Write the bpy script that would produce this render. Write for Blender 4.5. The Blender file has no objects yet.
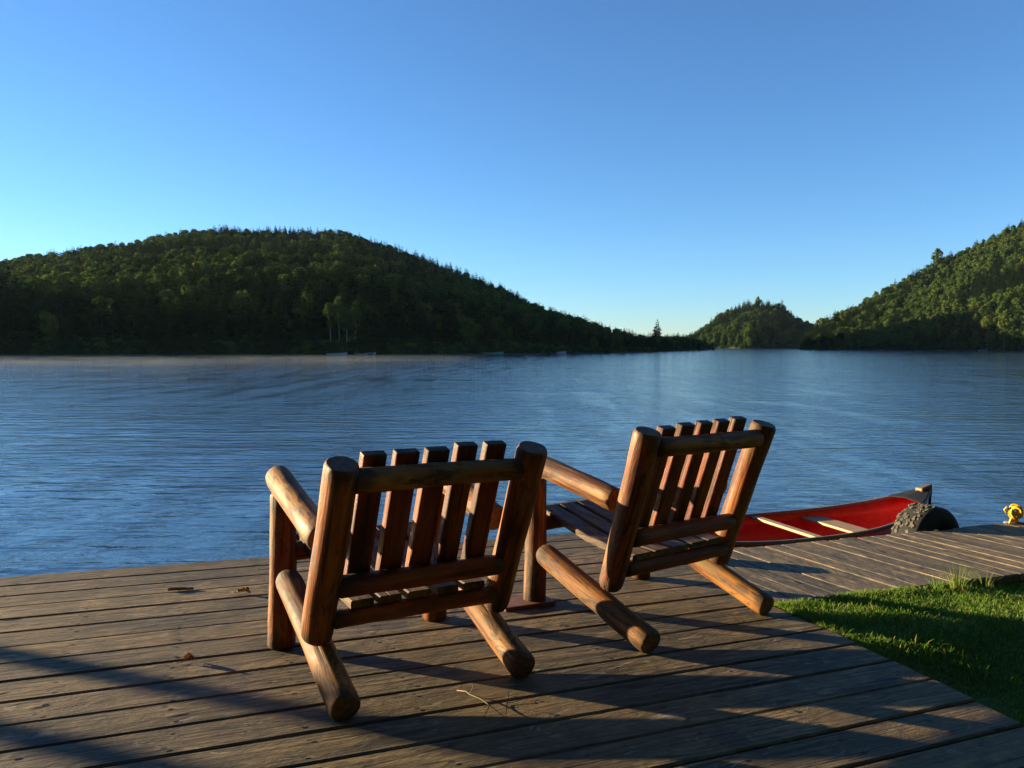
import bpy, bmesh, math, random
import numpy as np
from mathutils import Matrix, Vector

random.seed(7)
rng = np.random.default_rng(7)
R = math.radians
SC = bpy.context.scene
COL = SC.collection
H = 1.25                      # metres from the deck up to the eye
WATER_EYE = 1.74              # metres from the water up to the eye
SUN_EL = 9.0
HORIZON_PX = 346.0
FPX = 769.0

# ------------------------------------------------------------------ deck frame (the old deck slopes about one degree)
Bv = Vector((0.92637327, 0.37593039, -0.02255916))
Sv = Vector((-0.37623452, 0.92645831, -0.01107172))
Nv = Vector((0.01673793, 0.01874408, 0.99968420))
ORI = Vector((0, 0, WATER_EYE)) - Nv * H
T = Matrix(((Bv.x, Sv.x, Nv.x, ORI.x), (Bv.y, Sv.y, Nv.y, ORI.y), (Bv.z, Sv.z, Nv.z, ORI.z), (0, 0, 0, 1)))


def D(b, s, z=0.0):
    """a place on the deck in eye heights -> world"""
    return T @ Vector((b * H, s * H, z * H))


sunh = -0.75 * Bv + 0.66 * Sv
SUN_AZ = math.atan2(sunh.x, sunh.y)          # measured from +Y towards +X
SUN_DIR = Vector((math.sin(SUN_AZ) * math.cos(R(SUN_EL)), math.cos(SUN_AZ) * math.cos(R(SUN_EL)), math.sin(R(SUN_EL))))


# ------------------------------------------------------------------ helpers
def link(o, parent=None):
    COL.objects.link(o)
    if parent is not None:
        o.parent = parent
    return o


def obj(name, bm, mats, parent=None, smooth=False, mw=None):
    me = bpy.data.meshes.new(name)
    bm.normal_update()
    bm.to_mesh(me)
    bm.free()
    for m in (mats if isinstance(mats, (list, tuple)) else [mats]):
        me.materials.append(m)
    if smooth:
        me.polygons.foreach_set('use_smooth', [True] * len(me.polygons))
    o = bpy.data.objects.new(name, me)
    link(o, parent)
    if mw is not None:
        o.matrix_local = mw
    return o


def raw(name, verts, faces, mats, tint=None, smooth=False, parent=None, mi=None):
    """mesh from numpy arrays; faces is (n,k)"""
    me = bpy.data.meshes.new(name)
    verts = np.asarray(verts, np.float32)
    faces = np.asarray(faces, np.int32)
    n, k = faces.shape
    me.vertices.add(len(verts))
    me.vertices.foreach_set('co', verts.ravel())
    me.loops.add(n * k)
    me.loops.foreach_set('vertex_index', faces.ravel())
    me.polygons.add(n)
    me.polygons.foreach_set('loop_start', np.arange(0, n * k, k, dtype=np.int32))
    me.polygons.foreach_set('loop_total', np.full(n, k, np.int32))
    if mi is not None:
        me.polygons.foreach_set('material_index', np.asarray(mi, np.int32))
    if smooth:
        me.polygons.foreach_set('use_smooth', np.ones(n, bool))
    me.update()
    if tint is not None:
        a = me.attributes.new('tint', 'FLOAT', 'POINT')
        a.data.foreach_set('value', np.asarray(tint, np.float32))
    for m in (mats if isinstance(mats, (list, tuple)) else [mats]):
        me.materials.append(m)
    o = bpy.data.objects.new(name, me)
    return link(o, parent)


def tag(o, label=None, cat=None, group=None, kind=None):
    if label: o['label'] = label
    if cat: o['category'] = cat
    if group: o['group'] = group
    if kind: o['kind'] = kind
    return o


def empty(name, mw, label, cat, group=None):
    o = bpy.data.objects.new(name, None)
    o.empty_display_size = 0.1
    link(o)
    o.matrix_world = mw
    return tag(o, label, cat, group)


def add_box(bm, x0, x1, y0, y1, z0, z1, bev=0.0, mi=0, seg=1):
    r = bmesh.ops.create_cube(bm, size=1.0)
    vs = r['verts']
    for v in vs:
        v.co = Vector(((x0 + x1) / 2 + v.co.x * (x1 - x0), (y0 + y1) / 2 + v.co.y * (y1 - y0), (z0 + z1) / 2 + v.co.z * (z1 - z0)))
    if bev > 0:
        es = list({e for v in vs for e in v.link_edges})
        r = bmesh.ops.bevel(bm, geom=es, offset=bev, segments=seg, affect='EDGES', profile=0.5)
        vs = r['verts']
    return vs


def tube(bm, pts, rad, n=8, cap=True, mi=0):
    pts = [Vector(p) for p in pts]
    rs = rad if isinstance(rad, (list, tuple)) else [rad] * len(pts)
    rings = []
    prev = None
    for i, p in enumerate(pts):
        d = (pts[min(i + 1, len(pts) - 1)] - pts[max(i - 1, 0)]).normalized()
        if prev is None:
            a = d.orthogonal().normalized()
        else:
            a = (prev - d * prev.dot(d)).normalized()
        prev = a
        c = d.cross(a)
        rings.append([bm.verts.new(p + (a * math.cos(2 * math.pi * k / n) + c * math.sin(2 * math.pi * k / n)) * rs[i]) for k in range(n)])
    for i in range(len(rings) - 1):
        for k in range(n):
            f = bm.faces.new((rings[i][k], rings[i][(k + 1) % n], rings[i + 1][(k + 1) % n], rings[i + 1][k]))
            f.material_index = mi
    if cap:
        bm.faces.new(rings[0][::-1]).material_index = mi
        bm.faces.new(rings[-1]).material_index = mi


# ------------------------------------------------------------------ materials
def mat(name):
    m = bpy.data.materials.new(name)
    m.use_nodes = True
    nt = m.node_tree
    bs = nt.nodes['Principled BSDF']
    return m, nt, bs


def nd(nt, t, **kw):
    n = nt.nodes.new(t)
    for k, v in kw.items():
        if k == 'ins':
            for kk, vv in v.items():
                n.inputs[kk].default_value = vv
        else:
            setattr(n, k, v)
    return n


def ramp(nt, fac, stops):
    r = nt.nodes.new('ShaderNodeValToRGB')
    els = r.color_ramp.elements
    while len(els) < len(stops):
        els.new(0.5)
    for e, (p, c) in zip(els, stops):
        e.position = p
        e.color = (*c, 1) if len(c) == 3 else c
    nt.links.new(fac, r.inputs['Fac'])
    return r


def mixc(nt, fac, a, b, mode='MIX'):
    n = nt.nodes.new('ShaderNodeMix')
    n.data_type = 'RGBA'
    n.blend_type = mode
    for i, v in ((0, fac), (6, a), (7, b)):
        if hasattr(v, 'links'):
            nt.links.new(v, n.inputs[i])
        elif i == 0:
            n.inputs[0].default_value = v
        else:
            n.inputs[i].default_value = (*v, 1)
    return n.outputs[2]


def math_(nt, op, a, b=None, c=None):
    n = nt.nodes.new('ShaderNodeMath')
    n.operation = op
    for i, v in enumerate((a, b, c)):
        if v is None: continue
        if hasattr(v, 'links'): nt.links.new(v, n.inputs[i])
        else: n.inputs[i].default_value = v
    return n.outputs[0]


def noise(nt, vec, scale, detail=4, rough=0.55, dist=0.0):
    n = nd(nt, 'ShaderNodeTexNoise', ins={'Scale': scale, 'Detail': detail, 'Roughness': rough, 'Distortion': dist})
    nt.links.new(vec, n.inputs['Vector'])
    return n.outputs['Fac']


def coords(nt, scale=(1, 1, 1), offset=None):
    tc = nd(nt, 'ShaderNodeTexCoord')
    mp = nd(nt, 'ShaderNodeMapping')
    mp.inputs['Scale'].default_value = scale
    nt.links.new(tc.outputs['Object'], mp.inputs['Vector'])
    if offset is not None:
        cb = nd(nt, 'ShaderNodeCombineXYZ')
        for i in range(3): nt.links.new(offset, cb.inputs[i])
        nt.links.new(cb.outputs[0], mp.inputs['Location'])
    return mp.outputs['Vector']


def bump(nt, bs, h, strength, dist):
    b = nd(nt, 'ShaderNodeBump', ins={'Strength': strength, 'Distance': dist})
    nt.links.new(h, b.inputs['Height'])
    nt.links.new(b.outputs['Normal'], bs.inputs['Normal'])
    return b


def make_log_mat(name, cols, worn, rough=0.5, axis=2, streak=22.0):
    m, nt, bs = mat(name)
    oi = nd(nt, 'ShaderNodeObjectInfo')
    off = math_(nt, 'MULTIPLY', oi.outputs['Random'], 37.0)
    sc = [streak] * 3
    sc[axis] = 1.6
    v = coords(nt, tuple(sc), off)
    v2 = coords(nt, (3.2, 3.2, 3.2), off)
    sc2 = [9.0] * 3
    sc2[axis] = 3.0
    v3 = coords(nt, tuple(sc2), off)
    g = noise(nt, v, 1.0, 7, 0.62, 0.35)
    base = ramp(nt, g, [(0.39, cols[0]), (0.5, cols[1]), (0.61, cols[2])]).outputs['Color']
    # broad honey / rust variation of the stain
    big = noise(nt, v2, 1.0, 3, 0.5)
    base = mixc(nt, ramp(nt, big, [(0.40, (0, 0, 0)), (0.6, (1, 1, 1))]).outputs['Color'], base, cols[3], 'MULTIPLY')
    # worn bare grey spots where the varnish flaked away
    w = noise(nt, v3, 1.0, 8, 0.7, 0.6)
    wf = ramp(nt, w, [(0.53, (0, 0, 0)), (0.585, (1, 1, 1))]).outputs['Color']
    wf2 = math_(nt, 'MULTIPLY', wf, worn * 0.75)
    base = mixc(nt, wf2, base, (0.15, 0.098, 0.046))
    dk = ramp(nt, noise(nt, v3, 1.9, 6, 0.7, 0.9), [(0.535, (0, 0, 0)), (0.59, (1, 1, 1))]).outputs['Color']
    base = mixc(nt, math_(nt, 'MULTIPLY', dk, worn * 0.85), base, (0.035, 0.022, 0.014))
    # knots
    vk = nd(nt, 'ShaderNodeTexVoronoi', ins={'Scale': 1.0})
    sck = [7.0] * 3
    sck[axis] = 3.4
    nt.links.new(coords(nt, tuple(sck), off), vk.inputs['Vector'])
    kf = ramp(nt, vk.outputs['Distance'], [(0.10, (1, 1, 1)), (0.19, (0, 0, 0))]).outputs['Color']
    base = mixc(nt, math_(nt, 'MULTIPLY', kf, 0.75), base, (0.05, 0.024, 0.012))
    # drying cracks
    vc = [34.0] * 3
    vc[axis] = 0.9
    cr = ramp(nt, noise(nt, coords(nt, tuple(vc), off), 1.0, 3, 0.5, 0.2), [(0.33, (1, 1, 1)), (0.37, (0, 0, 0))]).outputs['Color']
    base = mixc(nt, math_(nt, 'MULTIPLY', cr, 0.8), base, (0.03, 0.016, 0.009))
    # weather staining that creeps in from the cut ends
    tcg = nd(nt, 'ShaderNodeTexCoord')
    sx = nd(nt, 'ShaderNodeSeparateXYZ'); nt.links.new(tcg.outputs['Generated'], sx.inputs[0])
    if axis == 2:
        zz = math_(nt, 'ABSOLUTE', math_(nt, 'SUBTRACT', sx.outputs[2], 0.5))
        zz = math_(nt, 'ADD', zz, math_(nt, 'MULTIPLY', math_(nt, 'SUBTRACT', w, 0.5), 0.55))
        ef = ramp(nt, zz, [(0.38, (0, 0, 0)), (0.47, (1, 1, 1))]).outputs['Color']
        base = mixc(nt, math_(nt, 'MULTIPLY', ef, 0.72), base, (0.028, 0.017, 0.009))
    nt.links.new(base, bs.inputs['Base Color'])
    rr = ramp(nt, w, [(0.3, (rough - .1,) * 3), (0.75, (min(rough + .3, 1),) * 3)]).outputs['Color']
    nt.links.new(rr, bs.inputs['Roughness'])
    hh = math_(nt, 'SUBTRACT', math_(nt, 'ADD', g, math_(nt, 'MULTIPLY', w, 0.7)), math_(nt, 'MULTIPLY', cr, 0.8))
    bs.inputs['Specular IOR Level'].default_value = 0.28
    bump(nt, bs, hh, 0.8, 0.008)
    return m


M = {}
M['log'] = make_log_mat('varnished_log', [(0.062, 0.015, 0.002), (0.235, 0.070, 0.008), (0.32, 0.120, 0.015), (0.72, 0.52, 0.33)], 0.75)
M['worn_log'] = make_log_mat('worn_log', [(0.065, 0.020, 0.003), (0.215, 0.088, 0.013), (0.29, 0.138, 0.028), (0.75, 0.58, 0.42)], 1.0, 0.6)
M['slat'] = make_log_mat('red_slat', [(0.045, 0.009, 0.002), (0.15, 0.028, 0.005), (0.22, 0.058, 0.010), (0.75, 0.52, 0.38)], 0.35)
M['seat_slat'] = make_log_mat('seat_slat', [(0.04, 0.027, 0.018), (0.09, 0.06, 0.038), (0.15, 0.105, 0.07), (0.8, 0.7, 0.6)], 0.9, 0.6, axis=1)
M['post_wood'] = make_log_mat('post_wood', [(0.09, 0.065, 0.045), (0.17, 0.125, 0.085), (0.24, 0.19, 0.14), (0.8, 0.75, 0.7)], 0.8, 0.8)

# end grain
m, nt, bs = mat('end_grain')
v = coords(nt, (1, 1, 1))
w_ = nd(nt, 'ShaderNodeTexNoise', ins={'Scale': 45.0, 'Detail': 6.0})
nt.links.new(v, w_.inputs['Vector'])
rings = nd(nt, 'ShaderNodeTexWave', wave_type='RINGS', rings_direction='Z', ins={'Scale': 45.0, 'Distortion': 3.0, 'Detail': 3.0})
nt.links.new(v, rings.inputs['Vector'])
c = mixc(nt, 0.6, ramp(nt, rings.outputs['Fac'], [(0.2, (0.07, 0.032, 0.013)), (0.8, (0.15, 0.07, 0.026))]).outputs['Color'],
         ramp(nt, w_.outputs['Fac'], [(0.35, (0.03, 0.016, 0.009)), (0.7, (0.20, 0.10, 0.04))]).outputs['Color'])
nt.links.new(c, bs.inputs['Base Color'])
bs.inputs['Roughness'].default_value = 0.75
bump(nt, bs, w_.outputs['Fac'], 0.6, 0.004)
M['end'] = m


def make_plank_mat(name, axis, dark, mid, light, warm, bstr=0.8):
    m, nt, bs = mat(name)
    at = nd(nt, 'ShaderNodeAttribute', attribute_name='tint')
    off = math_(nt, 'MULTIPLY', at.outputs['Fac'], 61.0)
    sc = [22.0, 22.0, 22.0]; sc[axis] = 0.75
    g = noise(nt, coords(nt, tuple(sc), off), 1.0, 8, 0.65, 0.25)
    sf = [120.0, 120.0, 60.0]; sf[axis] = 3.5
    fine = noise(nt, coords(nt, tuple(sf), off), 1.0, 4, 0.6, 0.1)
    # cathedral figure
    sw = [5.5, 5.5, 5.5]; sw[axis] = 0.42
    wv = nd(nt, 'ShaderNodeTexNoise', ins={'Scale': 1.0, 'Detail': 2.0, 'Roughness': 0.4, 'Distortion': 0.4})
    nt.links.new(coords(nt, tuple(sw), off), wv.inputs['Vector'])
    fig = math_(nt, 'FRACT', math_(nt, 'MULTIPLY', wv.outputs['Fac'], 15.0))
    fig = ramp(nt, fig, [(0.0, (0.15,) * 3), (0.2, (0.95,) * 3), (0.8, (0.75,) * 3), (1.0, (0.15,) * 3)]).outputs['Color']
    sm_ = [48.0, 48.0, 48.0]; sm_[axis] = 1.5
    med = noise(nt, coords(nt, tuple(sm_), off), 1.0, 5, 0.6, 0.2)
    h = math_(nt, 'ADD', math_(nt, 'MULTIPLY', g, 0.38), math_(nt, 'ADD', math_(nt, 'MULTIPLY', fig, 0.22), math_(nt, 'ADD', math_(nt, 'MULTIPLY', fine, 0.22), math_(nt, 'MULTIPLY', med, 0.26))))
    base = ramp(nt, h, [(0.47, dark), (0.56, mid), (0.67, light)]).outputs['Color']
    # each board its own tone
    tone = ramp(nt, at.outputs['Fac'], [(0.0, (0.58, 0.57, 0.60)), (0.35, (0.88, 0.86, 0.82)), (0.7, (1.1, 1.03, 0.92)), (1.0, (1.3, 1.22, 1.06))]).outputs['Color']
    base = mixc(nt, 1.0, base, tone, 'MULTIPLY')
    # blotchy weathering: brown, grey and greenish patches, a hand's breadth across
    sv = [9.0, 9.0, 9.0]; sv[axis] = 3.6
    mo = noise(nt, coords(nt, tuple(sv), off), 1.0, 9, 0.68, 0.7)
    base = mixc(nt, 1.0, base, ramp(nt, mo, [(0.34, (0.48, 0.50, 0.50)), (0.45, (0.80, 0.80, 0.74)), (0.53, (1.05, 1.0, 0.90)), (0.64, (1.45, 1.34, 1.12))]).outputs['Color'], 'MULTIPLY')
    sv2 = [40.0, 40.0, 40.0]; sv2[axis] = 17.0
    mo2 = noise(nt, coords(nt, tuple(sv2), off), 1.0, 4, 0.65, 0.5)
    base = mixc(nt, 1.0, base, ramp(nt, mo2, [(0.36, (0.62, 0.62, 0.62)), (0.5, (1.0, 1.0, 1.0)), (0.64, (1.35, 1.3, 1.22))]).outputs['Color'], 'MULTIPLY')
    # damp dark stains and warm patches
    st = noise(nt, coords(nt, (1.3, 1.3, 1.3)), 1.0, 5, 0.6, 0.5)
    base = mixc(nt, math_(nt, 'MULTIPLY', ramp(nt, st, [(0.46, (0, 0, 0)), (0.62, (1, 1, 1))]).outputs['Color'], 0.6), base, warm)
    st2 = noise(nt, coords(nt, (3.4, 3.4, 3.4)), 1.0, 6, 0.65, 0.3)
    base = mixc(nt, math_(nt, 'MULTIPLY', ramp(nt, st2, [(0.52, (0, 0, 0)), (0.62, (1, 1, 1))]).outputs['Color'], 0.6), base, dark)
    # scuffed pale splinters
    ss = [16.0, 16.0, 16.0]; ss[axis] = 5.0
    sp = noise(nt, coords(nt, tuple(ss), off), 1.0, 5, 0.7, 1.2)
    base = mixc(nt, math_(nt, 'MULTIPLY', ramp(nt, sp, [(0.61, (0, 0, 0)), (0.66, (1, 1, 1))]).outputs['Color'], 0.6), base, (0.24, 0.205, 0.155))
    # knots
    vk = nd(nt, 'ShaderNodeTexVoronoi', ins={'Scale': 1.0, 'Randomness': 1.0})
    sk = [6.0, 6.0, 0.2]; sk[axis] = 2.3
    nt.links.new(coords(nt, tuple(sk), off), vk.inputs['Vector'])
    kf = ramp(nt, vk.outputs['Distance'], [(0.06, (1, 1, 1)), (0.12, (0, 0, 0))]).outputs['Color']
    base = mixc(nt, math_(nt, 'MULTIPLY', kf, 0.7), base, (0.045, 0.03, 0.02))
    # hairline checks
    sc3 = [60.0, 60.0, 60.0]; sc3[axis] = 1.1
    cr = ramp(nt, noise(nt, coords(nt, tuple(sc3), off), 1.0, 3, 0.5, 0.15), [(0.31, (1, 1, 1)), (0.35, (0, 0, 0))]).outputs['Color']
    base = mixc(nt, math_(nt, 'MULTIPLY', cr, 0.7), base, (0.03, 0.022, 0.017))
    nt.links.new(base, bs.inputs['Base Color'])
    bs.inputs['Roughness'].default_value = 0.72
    bs.inputs['Specular IOR Level'].default_value = 0.35
    hb = math_(nt, 'SUBTRACT', math_(nt, 'ADD', math_(nt, 'MULTIPLY', h, 0.7), math_(nt, 'ADD', math_(nt, 'MULTIPLY', mo, 1.1), math_(nt, 'MULTIPLY', mo2, 0.45))), math_(nt, 'MULTIPLY', cr, 0.8))
    hb = math_(nt, 'ADD', hb, math_(nt, 'MULTIPLY', kf, 0.7))
    bump(nt, bs, hb, bstr, 0.008)
    return m


M['deck'] = make_plank_mat('weathered_deck', 0, (0.040, 0.031, 0.019), (0.088, 0.067, 0.039), (0.155, 0.122, 0.074), (0.12, 0.080, 0.034))
M['dock'] = make_plank_mat('weathered_dock', 1, (0.06, 0.050, 0.037), (0.11, 0.092, 0.068), (0.165, 0.14, 0.105), (0.14, 0.10, 0.055), 1.0)


def simple(name, col, rough=0.6, nscale=12.0, var=0.25, bstr=0.3, bdist=0.003, metal=0.0, spec=0.5):
    m, nt, bs = mat(name)
    n = noise(nt, coords(nt), nscale, 6, 0.6)
    lo = tuple(max(x * (1 - var), 0) for x in col); hi = tuple(min(x * (1 + var), 1) for x in col)
    nt.links.new(ramp(nt, n, [(0.3, lo), (0.7, hi)]).outputs['Color'], bs.inputs['Base Color'])
    bs.inputs['Roughness'].default_value = rough
    bs.inputs['Metallic'].default_value = metal
    bs.inputs['Specular IOR Level'].default_value = spec
    if bstr: bump(nt, bs, n, bstr, bdist)
    return m


M['beam'] = simple('brown_beam', (0.16, 0.085, 0.035), 0.75, 9, 0.4)
M['dark_beam'] = simple('dark_joist', (0.03, 0.026, 0.022), 0.9, 9, 0.4)
M['nail'] = simple('nail_head', (0.03, 0.026, 0.024), 0.6, 60, 0.4, 0, 0, 0.4)
M['red'] = simple('red_hull_paint', (0.46, 0.010, 0.008), 0.42, 14, 0.28, 0.25, 0.003)
M['gunwale'] = simple('grey_gunwale', (0.12, 0.105, 0.083), 0.55, 22, 0.3)
M['thwart'] = simple('tan_thwart', (0.30, 0.20, 0.10), 0.55, 26, 0.25)
M['deck_plate'] = simple('black_deck_plate', (0.012, 0.015, 0.022), 0.85, 20, 0.3, spec=0.15)
M['tip'] = simple('pale_bow_tip', (0.12, 0.078, 0.042), 0.6, 30, 0.3)
M['rubber'] = simple('old_rubber', (0.008, 0.008, 0.008), 0.9, 26, 0.45, 0.4, 0.004)
M['tread'] = simple('sunlit_tone_tread', (0.072, 0.064, 0.05), 0.95, 32, 0.5, 0.6, 0.006)  # grey-brown tread, its colour lightened for the sun falling on it
M['yellow'] = simple('yellow_rope', (0.55, 0.33, 0.008), 0.6, 120, 0.22, 0.7, 0.002)
M['iron'] = simple('grey_iron', (0.16, 0.155, 0.15), 0.55, 40, 0.3, 0.2, 0.002, 0.6)
M['twig'] = simple('dry_twig', (0.14, 0.095, 0.055), 0.8, 60, 0.3)
M['bark'] = simple('bark_strip', (0.17, 0.095, 0.045), 0.85, 50, 0.4, 0.6, 0.003)
M['leaf'] = simple('dry_leaf', (0.30, 0.155, 0.05), 0.7, 40, 0.35)
M['shim'] = simple('red_board', (0.13, 0.045, 0.02), 0.6, 18, 0.35)
M['boat_white'] = simple('white_boat', (0.24, 0.25, 0.27), 0.45, 8, 0.1, 0)
M['boat_green'] = simple('green_boat', (0.10, 0.16, 0.12), 0.5, 8, 0.2, 0)
M['boat_inside'] = simple('boat_inside', (0.22, 0.2, 0.17), 0.6, 8, 0.2, 0)
M['birch_bark'] = simple('birch_bark', (0.20, 0.185, 0.155), 0.8, 6, 0.35, 0)
M['trunk'] = simple('dark_trunk', (0.10, 0.075, 0.05), 0.9, 4, 0.3, 0)
M['soil'] = simple('forest_floor', (0.035, 0.04, 0.018), 0.95, 0.4, 0.4, 0)
M['rock'] = simple('shore_rock', (0.20, 0.185, 0.165), 0.85, 3.0, 0.3, 0.4, 0.05)


def leaf_mat(name, stops, trans=0.25):
    m = bpy.data.materials.new(name); m.use_nodes = True
    nt = m.node_tree; nt.nodes.clear()
    out = nd(nt, 'ShaderNodeOutputMaterial')
    at = nd(nt, 'ShaderNodeAttribute', attribute_name='tint')
    oi = nd(nt, 'ShaderNodeObjectInfo')
    f = math_(nt, 'FRACT', math_(nt, 'ADD', at.outputs['Fac'], oi.outputs['Random']))
    col = ramp(nt, f, stops).outputs['Color']
    di = nd(nt, 'ShaderNodeBsdfDiffuse'); tr = nd(nt, 'ShaderNodeBsdfTranslucent')
    nt.links.new(col, di.inputs['Color']); nt.links.new(col, tr.inputs['Color'])
    mx = nd(nt, 'ShaderNodeMixShader', ins={'Fac': trans})
    nt.links.new(di.outputs[0], mx.inputs[1]); nt.links.new(tr.outputs[0], mx.inputs[2])
    nt.links.new(mx.outputs[0], out.inputs['Surface'])
    return m


M['conifer'] = leaf_mat('conifer_needles', [(0.0, (0.018, 0.038, 0.016)), (0.5, (0.028, 0.052, 0.019)), (1.0, (0.018, 0.038, 0.016))], 0.12)
M['broadleaf'] = leaf_mat('broadleaf', [(0.0, (0.033, 0.062, 0.018)), (0.35, (0.060, 0.092, 0.020)), (0.65, (0.040, 0.072, 0.019)), (0.85, (0.092, 0.112, 0.024)), (1.0, (0.033, 0.062, 0.018))], 0.3)
M['grass'] = leaf_mat('lawn_grass', [(0.0, (0.085, 0.20, 0.026)), (0.4, (0.14, 0.26, 0.034)), (0.75, (0.18, 0.28, 0.042)), (0.93, (0.29, 0.26, 0.09)), (1.0, (0.085, 0.20, 0.026))], 0.5)

m, nt, bs = mat('lawn_soil')
n = noise(nt, coords(nt), 14, 6)
nt.links.new(ramp(nt, n, [(0.3, (0.03, 0.065, 0.014)), (0.7, (0.06, 0.11, 0.025))]).outputs['Color'], bs.inputs['Base Color'])
bs.inputs['Roughness'].default_value = 1.0
bump(nt, bs, n, 1.0, 0.02)
M['lawn'] = m

# lake water
m, nt, bs = mat('lake_water')
bs.inputs['Base Color'].default_value = (0.030, 0.072, 0.140, 1)
bs.inputs['Roughness'].default_value = 0.06
bs.inputs['IOR'].default_value = 1.33
tc = nd(nt, 'ShaderNodeTexCoord')


def wavelet(sx, sy, rot, detail, rough, dist):
    mp = nd(nt, 'ShaderNodeMapping')
    mp.inputs['Scale'].default_value = (sx, sy, 1)
    mp.inputs['Rotation'].default_value = (0, 0, R(rot))
    nt.links.new(tc.outputs['Object'], mp.inputs['Vector'])
    return noise(nt, mp.outputs['Vector'], 1.0, detail, rough, dist)


w1 = wavelet(0.8, 3.0, 6, 2, 0.5, 0.35)      # swell rolling towards the deck
w2 = wavelet(4.0, 6.5, -10, 4, 0.6, 0.4)    # wind ripples
w3 = wavelet(0.10, 0.32, 4, 2, 0.5, 0.0)     # broad gust patches
patch = wavelet(0.020, 0.07, 0, 2, 0.5, 0.0)
amp = ramp(nt, patch, [(0.35, (0.55,) * 3), (0.65, (1.0,) * 3)]).outputs['Color']
gust = wavelet(0.9, 0.14, 0, 4, 0.6, 0.2)
gmix = gust
wamp = ramp(nt, gmix, [(0.36, (0.55,) * 3), (0.5, (1.0,) * 3), (0.64, (1.5,) * 3)]).outputs['Color']
wro = ramp(nt, gmix, [(0.36, (0.03,) * 3), (0.5, (0.06,) * 3), (0.64, (0.11,) * 3)]).outputs['Color']
nt.links.new(wro, bs.inputs['Roughness'])
w1 = math_(nt, 'MULTIPLY', math_(nt, 'SUBTRACT', w1, 0.5), wamp)
w2 = math_(nt, 'MULTIPLY', math_(nt, 'SUBTRACT', w2, 0.5), wamp)
hh = math_(nt, 'ADD', math_(nt, 'MULTIPLY', w1, 0.034), math_(nt, 'ADD', math_(nt, 'MULTIPLY', math_(nt, 'MULTIPLY', w2, amp), 0.018), math_(nt, 'MULTIPLY', w3, 0.05)))
bump(nt, bs, hh, 1.0, 1.0)
M['water'] = m

# ------------------------------------------------------------------ camera, sun, sky
cam = bpy.data.cameras.new('camera')
cam.sensor_width = 36.0
cam.lens = FPX / 1024 * 36.0
cam.clip_start = 0.05
cam.clip_end = 20000
co = bpy.data.objects.new('camera', cam)
COL.objects.link(co)
co.location = (0, 0, WATER_EYE)
co.rotation_euler = (math.pi / 2 - math.atan((384 - HORIZON_PX) / FPX), 0, 0)
SC.camera = co

sl = bpy.data.lights.new('sun', 'SUN')
sl.energy = 5.0
sl.angle = R(0.53)
sl.color = (1.0, 0.78, 0.46)
so = bpy.data.objects.new('sun', sl)
COL.objects.link(so)
so.rotation_euler = SUN_DIR.to_track_quat('Z', 'Y').to_euler()
so.location = (-20, 10, 15)

wd = bpy.data.worlds.new('World')
SC.world = wd
wd.use_nodes = True
nt = wd.node_tree
sky = nt.nodes.new('ShaderNodeTexSky')
sky.sky_type = 'NISHITA'
sky.sun_disc = False
sky.sun_elevation = R(SUN_EL)
sky.sun_rotation = SUN_AZ
sky.altitude = 200
sky.air_density = 0.9
sky.dust_density = 0.0
sky.ozone_density = 4.7
nt.links.new(sky.outputs[0], nt.nodes['Background'].inputs['Color'])
nt.nodes['Background'].inputs['Strength'].default_value = 0.062
SC.view_settings.view_transform = 'Standard'
SC.view_settings.look = 'None'
SC.view_settings.exposure = 2.15
SC.view_settings.gamma = 1.0

# ------------------------------------------------------------------ deck
SP, OFF = 0.16016829, 3.99077
edge_b = lambda s: 2.225 + 0.0519 * (s - 2.522)
deck = empty('wooden_deck', T.copy(), 'weathered grey brown plank deck the two log chairs stand on', 'deck')


def planks(name, rows, mat_, parent):
    """rows: list of four-corner boards ((x,y)*4) with tint; each a bevelled slab, one mesh"""
    bm = bmesh.new()
    lay = bm.verts.layers.float.new('tint')
    for cs, ti, dz in rows:
        cs = [Vector((c[0], c[1], 0)) for c in cs]
        bev = 0.006
        th = 0.045
        cen = sum(cs, Vector()) / 4
        tops, mids, bots = [], [], []
        n = len(cs)
        for i, c in enumerate(cs):
            a = (cs[(i + 1) % n] - c).normalized(); b_ = (cs[i - 1] - c).normalized()
            inn = c + (a + b_) * bev
            tops.append(bm.verts.new((inn.x, inn.y, dz)))
            mids.append(bm.verts.new((c.x, c.y, dz - bev)))
            bots.append(bm.verts.new((c.x, c.y, dz - th)))
        for v in tops + mids + bots: v[lay] = ti
        bm.faces.new(tops)
        for i in range(n):
            j = (i + 1) % n
            bm.faces.new((mids[i], mids[j], tops[j], tops[i]))
            bm.faces.new((bots[i], bots[j], mids[j], mids[i]))
        bm.faces.new(bots[::-1])
    return obj(name, bm, mat_, parent)


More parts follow.
